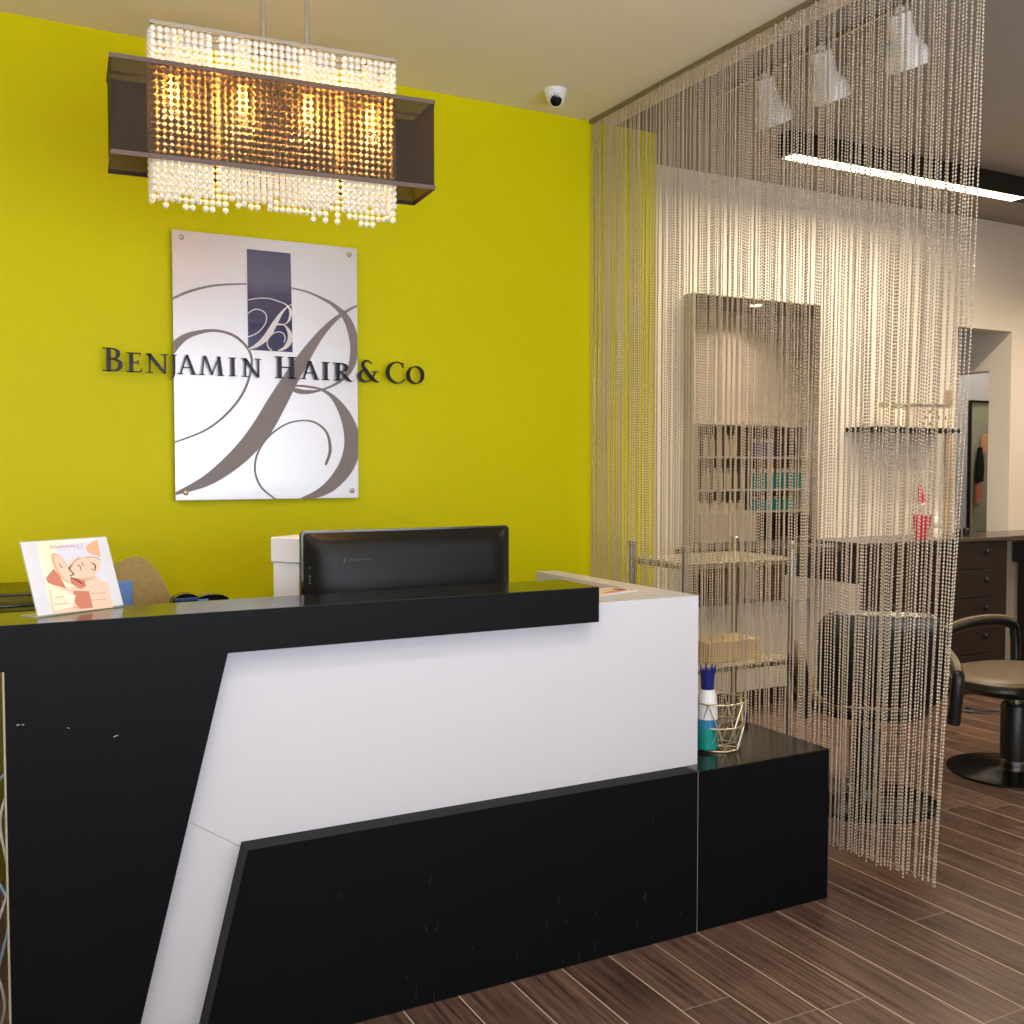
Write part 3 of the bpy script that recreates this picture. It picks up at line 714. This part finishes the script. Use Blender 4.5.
# wall mirror
mi_ = thing('wall_mirror', (4.29, 4.9, .68), 'tall rectangular salon mirror in grey box frame behind the curtain', 'mirror')
MB().box(3.795, 4.79, 4.852, YW-.001, .66, 2.515, .002, 1).build('frame', M['mirrorside'], mi_)
MB().box(3.803, 4.782, 4.8495, 4.8515, .668, 2.507).build('mirror_glass', M['mirror'], mi_)
MB().box(3.795, 3.802, 4.8485, 4.8515, .66, 2.515).box(3.803, 4.79, 4.8485, 4.849, 2.508, 2.515).build('edge_trim', M['wire'], mi_)
C_(MB().prism([(3.66, 4.848), (3.72, 4.78), (3.95, 4.60), (4.70, 4.56), (4.70, 4.848)], lambda u, v, d: (u, v, d), .985, 1.02), 'station_shelf', M['cabtop'], 'dark pointed station shelf below the tall mirror', 'shelf')
# drawer cabinet
cb_ = thing('drawer_cabinet', (5.5, 4.7, 0), 'wide dark brown drawer cabinet under the floating shelf', 'cabinet')
cx0, cx1, cy0 = 4.82, 6.175, 4.5
MB().box(cx0, cx1, cy0+.02, YW-.016, .06, 1.01).build('carcass', M['darkwood'], cb_)
MB().box(cx0, cx1, cy0+.05, YW-.02, 0, .0595).build('plinth', M['dark'], cb_)
MB().box(cx0-.02, cx1+.01, cy0-.015, YW-.001, 1.0105, 1.034, .003, 1).build('top', M['cabtop'], cb_)
MB().box(cx0-.006, cx0-.0005, cy0+.03, YW-.02, .12, .78).build('side_panel', M['white'], cb_, label='pale side panel')
for k in range(5):
    z0_ = .085+k*.186
    for (a, b) in ((cx0+.005, 5.395), (5.405, 5.985)):
        d = MB().box(a, b, cy0, cy0+.0195, z0_, z0_+.179, .002, 1).build('drawer', M['darkwood'], cb_)
        MB().lathe([(.016, 0), (.018, .012), (.01, .02)], mtx=Matrix.Translation((b-.045, cy0, z0_+.11)) @ Matrix.Rotation(PI/2, 4, 'X')).build('knob', M['dark'], d, True)
# counter to the right
ct = thing('side_counter', (7.4, 4.7, 0), 'dark wall counter running out of frame right of the cabinet', 'counter')
MB().box(6.20, 8.6, 4.55, YW-.001, .995, 1.03, .003, 1).build('top', M['cabtop'], ct)
MB().box(6.8, 8.6, 4.57, YW-.02, .80, .9945).build('apron', M['darkwood'], ct)
MB().box(8.52, 8.58, 4.6, 4.9, 0, .7995).build('leg', M['darkwood'], ct)
MB().box(6.82, 6.86, 4.6, 4.9, 0, .7995).build('leg', M['darkwood'], ct)

# floating shelf with jars
C_(MB().box(5.12, 5.985, 4.75, YW-.001, 1.725, 1.755, .002, 1), 'floating_shelf', M['dark'], 'black floating shelf on white wall right of the mirror', 'shelf')
ZS = 1.7552
def jar(x, h, r, lab):
    t = thing('glass_jar', (x, 4.84, ZS), lab, 'jar', None)
    MB().lathe([(r*.8, 0), (r, .01), (r, h*.62), (r*.6, h*.78)], (x, 4.84, ZS), 18).build('body', M['creamp'], t, True)
    MB().lathe([(r*.75, h*.785), (r*.8, h*.82), (r*.7, h*.97), (r*.3, h)], (x, 4.84, ZS), 18).build('stopper', M['wire'], t, True)
jar(5.19, .045, .03, 'smallest squat cream pot at left end of the floating shelf')
jar(5.345, .17, .04, 'tall cream jar left of the wire stand on floating shelf')
jar(5.475, .165, .048, 'wide cream jar between tall jar and printed box')
C_(MB().box(5.60, 5.95, 4.78, 4.90, ZS, ZS+.15, .004, 1), 'storage_box', M['creamp'], 'pale patterned box on the right of the floating shelf', 'box')
sb = bpy.context.scene.objects['storage_box']
for k in range(4):
    for j in range(3):
        MB().prism(ell(5.65+k*.065+(j % 2)*.02, ZS+.03+j*.04, .014, .01, .5*k, 8), XZ(0), 4.7785, 4.7799).build('printed_spot', M['steel'], sb)
MB().box(5.585, 5.90, 4.77, 4.91, ZS+.151, ZS+.163, .002, 1).build('lid', M['wire'], sb)
# on the cabinet top
ZC = 1.0342
pc = thing('pink_cup', (5.535, 4.68, ZC), 'hot pink cup holding a pointed pink brush on the cabinet', 'cup')
MB().lathe([(.042, 0), (.047, .03), (.062, .15), (.058, .15), (.044, .012)], (5.535, 4.68, ZC), 20).build('cup', M['pink'], pc, True)
pb = thing('tint_brush', (5.535, 4.68, ZC+.1), 'pink pointed tint brush standing in the pink cup', 'brush')
MB().ring_tube([(5.56, 4.68, ZC+.02), (5.545, 4.68, ZC+.19), (5.53, 4.68, ZC+.225)], [.02, .022, .03], 8).build('handle', M['wplastic'], pb, True)
MB().prism([(5.505, ZC+.222), (5.575, ZC+.222), (5.535, ZC+.29), (5.512, ZC+.36), (5.505, ZC+.30)], XZ(0), 4.67, 4.69).build('bristles', M['pink'], pb)
bottle(5.68, 4.68, ZC, .03, [('body', M['wplastic'], [(1, 0), (1, .05), (.75, .06), (1, .07), (1, .11), (.5, .14)]), ('cap', M['clear'], [(.45, .1405), (.4, .18)])], 'white stacked bottle beside pink cup on the cabinet')
for x, hh, q in ((5.86, .05, 'left'), (5.94, .055, 'right')):
    C_(MB().lathe([(.02, 0), (.022, hh*.8), (.012, hh)], (x, 4.66, ZC), 14), 'jar', M['dark'], 'small black jar on the cabinet top, the %s one of two' % q, 'jar', smooth=True)

# styling chairs, local frame facing +x
def make_chair(label):
    t = thing('styling_chair', (0, 0, 0), label, 'chair', 'salon styling chairs')
    MB().lathe([(.31, 0), (.31, .012), (.26, .022), (.10, .034), (.075, .045)], seg=48).build('base_plate', M['blackplastic'], t, True)
    MB().lathe([(.068, .0455), (.068, .33), (.06, .345)], seg=28).build('column', M['vinylblack'], t, True)
    MB().lathe([(.072, .046), (.074, .05), (.074, .068), (.07, .072)], seg=28).build('collar', M['chrome'], t, True)
    MB().cyl((0, 0, .345), (0, 0, .41), .03).build('piston', M['steel'], t, True)
    MB().ring_tube([(.05, -.05, .29), (.10, -.11, .28), (.13, -.16, .285)], .007, 8).cyl((.12, -.15, .285), (.14, -.18, .286), .014, 10).build('lever', M['steel'], t, True)
    MB().lathe([(.05, .385), (.16, .40), (.255, .43), (.275, .455), (.27, .47)], (.025, 0, 0), seg=40, sx=1.27, sy=1.0, power=2.6).build('seat_shell', M['vinylblack'], t, True)
    MB().lathe([(.262, .4705), (.268, .485), (.255, .502), (.2, .512), (.01, .516)], (.025, 0, 0), seg=40, sx=1.27, sy=1.0, power=2.6).build('seat', M['taupe'], t, True)
    for s_ in (1, -1):
        pts = [(-.27, .29*s_, .46), (-.275, .30*s_, .60), (-.25, .305*s_, .665), (-.10, .31*s_, .69), (.08, .31*s_, .68), (.22, .305*s_, .64), (.31, .30*s_, .575), (.32, .29*s_, .50), (.26, .27*s_, .445), (.12, .25*s_, .425)]
        pts = [(-.40+(x+.275)*1.17, y, z) for x, y, z in pts]; P = []
        for i in range(len(pts)-1):
            for k in range(6):
                q = k/6; p0, p1, p2, p3 = pts[max(i-1, 0)], pts[i], pts[i+1], pts[min(i+2, len(pts)-1)]
                P.append(tuple(.5*((2*b)+(-a+c)*q+(2*a-5*b+4*c-d)*q*q+(-a+3*b-3*c+d)*q**3) for a, b, c, d in zip(p0, p1, p2, p3)))
        P.append(pts[-1])
        MB().ring_tube(P, .026, 12).build('arm', M['vinylblack'], t, True)
        MB().ring_tube([(x, y, z+.02) for x, y, z in P[10:36]], .017, 8).build('arm_highlight', M['taupe'], t, True)  # taupe strip paints the tan highlight along the arm top
    bk_ = MB()
    R = Matrix.Translation((-.39, 0, .50)) @ Matrix.Rotation(-.16, 4, 'Y')
    outs = []
    for d, ins in ((-.035, .03), (-.02, .006), (.02, 0), (.035, .02), (.042, .05)):
        P = rrect(.50-2*ins, .40-2*ins, .09-ins*.6, cy=.22)
        outs.append([R @ Vector((d-.02*math.cos(x*5), x, z)) for x, z in P])
    n_ = len(outs[0])
    for O in outs: bk_.v += [tuple(p) for p in O]
    for i in range(len(outs)-1):
        for k in range(n_): l = (k+1) % n_; bk_.f.append((i*n_+k, i*n_+l, (i+1)*n_+l, (i+1)*n_+k))
    bk_.f.append(tuple(range(n_))); bk_.f.append(tuple((len(outs)-1)*n_+k for k in range(n_)))
    bk_.build('backrest', M['vinylblack'], t, True)
    return t
c1 = make_chair('black styling chair with taupe seat on round base, right of curtain')
c1.location = (4.535, 3.255, 0); c1.rotation_euler = (0, 0, math.radians(180))
c2 = dup(c1, (3.55, 3.29, 0), math.radians(50), 'black styling chair with its back to us behind the bead curtain')

# ceiling lights
la = thing('linear_light', (5.1, 4.16, H), 'long black linear ceiling light with glowing strip along the salon wall', 'light')
MB().box(3.84, 7.2, 4.115, 4.215, H-.12, H-.0005).build('housing', M['dark'], la)
MB().box(3.87, 5.72, 4.120, 4.210, H-.1225, H-.1203).build('diffuser', M['led'], la)
tk = tag(MB().box(3.159, 3.171, 2.0, 3.9, H-.02, H-.0005).build('light_track', M['steel']), 'thin track on the salon ceiling carrying three white spotlights', 'track')
for i, (y, q) in enumerate(((3.56, 'farthest from us, left'), (3.22, 'the middle one'), (2.82, 'nearest to us, right'))):
    t = thing('track_spotlight', (3.165, y, H-.02), 'white track spotlight behind the curtain, '+q, 'spotlight', 'track spotlights')
    MB().cyl((3.165, y, H-.0205), (3.165, y, H-.05), .02, 14).build('mount', M['wplastic'], t, True)
    Rs = Matrix.Translation((3.165, y, H-.055)) @ Vector((.42, .10, -.9)).to_track_quat('Z', 'Y').to_matrix().to_4x4()
    MB().lathe([(.026, -.02), (.044, -.012), (.047, .075), (.056, .095), (.078, .125), (.083, .165), (.078, .185), (.070, .185), (.065, .16)], seg=24, mtx=Rs).build('head', M['wplastic'], t, True)
    MB().lathe([(.064, .160), (.064, .163), (.001, .166)], seg=24, mtx=Rs).build('lamp', M['lampface'], t, True)
def downlight(x, y, power, col, lab, size=.16):
    t = thing('downlight', (x, y, H), lab, 'ceiling light', 'recessed downlights')
    MB().lathe([(.085, -.006), (.085, -.0005)], (x, y, H), 24).build('rim', M['wplastic'], t, True)
    MB().lathe([(.065, -.009), (.065, -.0065)], (x, y, H), 24).build('lamp', M['lampface'], t, True)
    l = bpy.data.lights.new('downlight_beam', 'SPOT'); l.energy = power; l.color = col; l.shadow_soft_size = .06; l.spot_size = math.radians(150); l.spot_blend = .8
    o = bpy.data.objects.new('downlight_beam', l); COL.objects.link(o); o.parent = t; o.location = (0, 0, -.03)
WARM = (1., .80, .58); NEU = (1., .93, .84)
for k, (x, y, pw, c) in enumerate(((.1, .9, 60, NEU), (1.6, .9, 60, NEU), (-.7, 2.4, 45, NEU),
                               (5.6, 2.2, 85, WARM), (7.65, 1.0, 90, WARM), (6.6, 3.6, 150, WARM), (9.2, 2.2, 75, WARM), (7.7, 4.0, 110, WARM))):  # off-frame downlights added for brightness; only one shows, in the mirror
    downlight(x, y, pw, c, 'round recessed downlight over the %s' % ('reception area behind the camera, added as fill' if x < 3 else 'salon floor, added as fill except the one seen in the mirror'))

M['opal'] = mat('fill_globe_opal', (250, 245, 235), .4, emit=(255, 240, 214), estr=6.)
for x, y in ((.15, .7), (1.9, .55), (-.9, 1.9)):  # unseen globes added to brighten the reception ceiling
    t = thing('added_fill_globe', (x, y, H), 'unseen opal globe added to brighten the reception ceiling', 'fill light', 'added fill globes')
    MB().lathe([(.05, -.02), (.05, -.0005)], (x, y, H), 20).build('canopy', M['wplastic'], t, True)
    MB().cyl((x, y, H-.0205), (x, y, H-.69), .006, 8).build('rod', M['chrome'], t)
    MB().lathe([(.13*math.sin(PI*k/12)+.002, -.13*math.cos(PI*k/12)) for k in range(13)], (x, y, H-.82), 24).build('globe', M['opal'], t, True)
    l = bpy.data.lights.new('fill_globe_glow', 'POINT'); l.energy = 60; l.color = (1., .93, .82); l.shadow_soft_size = .135
    o = bpy.data.objects.new('fill_globe_glow', l); COL.objects.link(o); o.parent = t; o.location = (0, 0, -.82)
for x in (5.2, 8.9):  # two more unseen globes, added to lift the dark salon
    t = thing('added_fill_globe', (x, 2.6, H), 'unseen opal globe added to brighten the salon', 'fill light', 'added salon fill globes')
    MB().lathe([(.05, -.02), (.05, -.0005)], (x, 2.6, H), 20).build('canopy', M['wplastic'], t, True)
    MB().cyl((x, 2.6, H-.0205), (x, 2.6, H-.69), .006, 8).build('rod', M['chrome'], t)
    MB().lathe([(.13*math.sin(PI*k/12)+.002, -.13*math.cos(PI*k/12)) for k in range(13)], (x, 2.6, H-.82), 24).build('globe', M['opal'], t, True)
    l = bpy.data.lights.new('fill_globe_glow', 'POINT'); l.energy = 125; l.color = (1., .86, .70); l.shadow_soft_size = .135
    o = bpy.data.objects.new('fill_globe_glow', l); COL.objects.link(o); o.parent = t; o.location = (0, 0, -.82)

# retail shelving on the salon front wall (seen in the mirror)
RY = .5
ru = thing('retail_shelving', (8.0, RY+.15, 0), 'pale retail shelving with rows of bottles, seen reflected in the mirror', 'shelving')
RX0, RX1 = 7.03, 8.66
zs = [1.97, 1.61, 1.245, 1.0, .58]
for z in zs: MB().box(RX0, RX1, RY+.02, RY+.30, z-.02, z, .002, 1).build('shelf', M['wplastic'], ru)
MB().box(RX0, RX1, RY+.001, RY+.019, .0, 1.95).build('back_panel', M['retailback'], ru)
for x in (RX0, 7.86, RX1-.02): MB().box(x, x+.02, RY+.02, RY+.29, 0, .559).build('upright', M['wplastic'], ru)
MB().box(RX0+.025, 7.84, RY+.03, RY+.32, .585, .975).build('base_cabinet', M['white'], ru)
MB().box(7.90, RX1-.025, RY+.03, RY+.32, .585, .94).build('base_cabinet', M['dark'], ru, label='dark lower bin')
for x in (RX0, RX1-.02): MB().box(x-.02, x-.0005, RY+.02, RY+.29, 0, 1.95).build('side_panel', M['wplastic'], ru)
def proto_bottle(m, h, r, nm='bottle'):
    t = thing(nm, (0, 0, 0), 'x', 'bottle')
    MB().lathe([(r*.95, 0), (r, .008), (r, h*.72), (r*.55, h*.8)], seg=14).build('body', m, t, True)
    MB().lathe([(r*.5, h*.803), (r*.5, h)], seg=14).build('cap', M['wplastic'] if m is not M['darkp'] else M['dark'], t, True)
    return t
rows = [
 (zs[1], [(M['creamp'], .24, .027, 7.10, 7.62, 6, 'tall cream bottle on the upper retail shelf'), (M['purple'], .20, .034, 7.92, 8.18, 4, 'violet bottle on the upper retail shelf'), (M['darkp'], .20, .034, 8.27, 8.45, 3, 'dark plum bottle on the upper retail shelf')]),
 (zs[2], [(M['creamp'], .24, .021, 7.08, 7.72, 8, 'slim cream bottle on the middle retail shelf'), (M['tealp'], .23, .034, 7.90, 8.58, 9, 'turquoise bottle on the middle retail shelf')]),
 (zs[3], [(M['creamp'], .12, .045, 7.10, 7.70, 6, 'squat cream pot on the lower retail shelf'), (M['tealp'], .16, .042, 7.92, 8.45, 6, 'turquoise tub on the lower retail shelf')])]
for z, sets in rows:
    for m, h, r, a, b, n, lab in sets:
        p = proto_bottle(m, h, r)
        p['label'] = lab; p['group'] = lab.replace('bottle', 'bottles').replace(' pot', ' pots').replace(' tub', ' tubs')
        for k in range(n):
            q = p if k == 0 else dup(p)
            q.location = (a+(b-a)*k/(n-1), RY+.20+random.uniform(-.02, .03), z+.0005)
mh_ = thing('mannequin_head', (8.86, .85, 0), 'dark haired training head on yellow draped stand, reflected at mirror right edge', 'mannequin')
MB().lathe([(.17, 0), (.15, .5), (.15, .95), (.13, 1.2), (.06, 1.27)], (8.86, .85, 0), 20).build('drape', M['yellow'], mh_, True)
MB().lathe([(.05, 1.271), (.05, 1.32), (.08, 1.36), (.095, 1.44), (.085, 1.52), (.04, 1.56)], (8.86, .85, 0), 20).build('head', M['dark'], mh_, True)

# beyond the hall opening
HY = 6.499
dm = thing('hall_alcove_panel', (8.45, HY, 0), 'dark framed sage green panel on far hall wall seen through the opening', 'panel')
MB().box(8.30, 8.62, HY-.006, HY-.0005, .3, 2.10).build('back', M['hallgreen'], dm)
w = MB().box(8.285, 8.30, HY-.03, HY-.0005, .3, 2.115).box(8.62, 8.64, HY-.03, HY-.0005, .3, 2.115).box(8.30, 8.62, HY-.03, HY-.0005, 2.1, 2.115)
w.build('frame', M['dark'], dm)
def cloth(x, z0, z1, wd, m, lab, name='hanging_cloth'):
    P = [(x-wd*.5, z0), (x+wd*.45, z0+.02), (x+wd*.5, (z0+z1)/2), (x+wd*.2, z1), (x-wd*.25, z1-.01), (x-wd*.45, (z0+z1)/2+.02)]
    tag(MB().prism(P, XZ(0), HY-.06, HY-.035).build(name, m), lab, 'cloth')
cloth(8.46, 1.62, 1.80, .09, M['peach'], 'orange brown cloth hung highest on the far hall panel')
cloth(8.40, 1.34, 1.68, .09, M['dark'], 'black cloth hung left on the far hall panel')
cloth(8.385, 1.16, 1.36, .08, M['rust'], 'dusty red cloth hung low left on the far hall panel')
C_(MB().box(8.44, 8.50, HY-.22, HY-.16, .8955, 1.16, .006, 1), 'towel_roll', M['paper'], 'white upright towel roll before the far hall panel', 'towel')
C_(MB().box(8.31, 8.60, HY-.26, HY-.10, 0, .895, .003, 1), 'hall_stand', M['dark'], 'dark stand against the far hall wall', 'stand')

# ------------------------------------------------------------------ light
wd = bpy.data.worlds.new('daylight'); sc.world = wd; wd.use_nodes = True
wn = wd.node_tree; bg = wn.nodes['Background']
sky = wn.nodes.new('ShaderNodeTexSky'); sky.sky_type = 'HOSEK_WILKIE'; sky.turbidity = 6; sky.sun_direction = (.3, .8, .5)
mixn = wn.nodes.new('ShaderNodeMix'); mixn.data_type = 'RGBA'; mixn.inputs[0].default_value = .7
wn.links.new(sky.outputs[0], mixn.inputs[6]); mixn.inputs[7].default_value = (.72, .82, 1., 1)
wn.links.new(mixn.outputs[2], bg.inputs[0]); bg.inputs[1].default_value = 1.2
def area(name, loc, rot, sx, sy, e, col):
    l = bpy.data.lights.new(name, 'AREA'); l.shape = 'RECTANGLE'; l.size = sx; l.size_y = sy; l.energy = e; l.color = col
    o = bpy.data.objects.new(name, l); COL.objects.link(o); o.location = loc; o.rotation_euler = rot; return o
# daylight arriving through the shop window
area('window_daylight', (.95, -1.75, 1.6), (PI/2+1.05, 0, 0), 4.4, 2.6, 400, (.84, .91, 1.))
# linear fitting: light leaves its lower face
o = area('linear_light_beam', (0, 0, -.13), (0, 0, 0), 1.84, .08, 55, (1., .84, .62)); o.location = (4.795-5.1, .005, -.13); o.parent = la
for t in [x for x in sc.objects if x.name.startswith('track_spotlight')]:
    l = bpy.data.lights.new('spot_beam', 'SPOT'); l.energy = 55; l.color = (1., .82, .6); l.spot_size = math.radians(95); l.spot_blend = .6; l.shadow_soft_size = .05
    o = bpy.data.objects.new('spot_beam', l); COL.objects.link(o); o.parent = t
    d = Vector((.42, .10, -.9)).normalized(); o.location = d*.2+Vector((0, 0, -.035)); o.rotation_euler = (-d).to_track_quat('Z', 'Y').to_euler()
l = bpy.data.lights.new('hall_lamp', 'AREA'); l.energy = 12; l.size = .5; l.color = (.95, .97, 1.)
hl = thing('hall_light', (8.2, 5.8, H), 'square ceiling light in the hall beyond the opening', 'ceiling light')
MB().box(7.95, 8.45, 5.55, 6.05, H-.03, H-.0005, .003, 1).build('diffuser', M['lampface'], hl)
o = bpy.data.objects.new('hall_lamp', l); COL.objects.link(o); o.parent = hl; o.location = (0, 0, -.04)

# ------------------------------------------------------------------ camera
f, yaw, pit, shy = 1031.3, math.radians(28.09), math.radians(2.427), 1.86
c = bpy.data.cameras.new('camera'); c.sensor_width = 36; c.lens = f/1024*36; c.shift_y = -shy/1024
c.clip_start = .05
co = bpy.data.objects.new('camera', c); COL.objects.link(co); co.location = (0, 0, 1.5)
co.rotation_euler = (PI/2-pit, 0, -yaw); sc.camera = co

sc.view_settings.view_transform = 'Standard'; sc.view_settings.look = 'None'; sc.view_settings.gamma = 1
sc.view_settings.use_curve_mapping = False; sc.view_settings.exposure = -.34
sc.cycles.use_denoising = True
sc.cycles.max_bounces = 10; sc.cycles.transparent_max_bounces = 24; sc.cycles.sample_clamp_indirect = 6
sc.cycles.caustics_refractive = False; sc.cycles.caustics_reflective = False
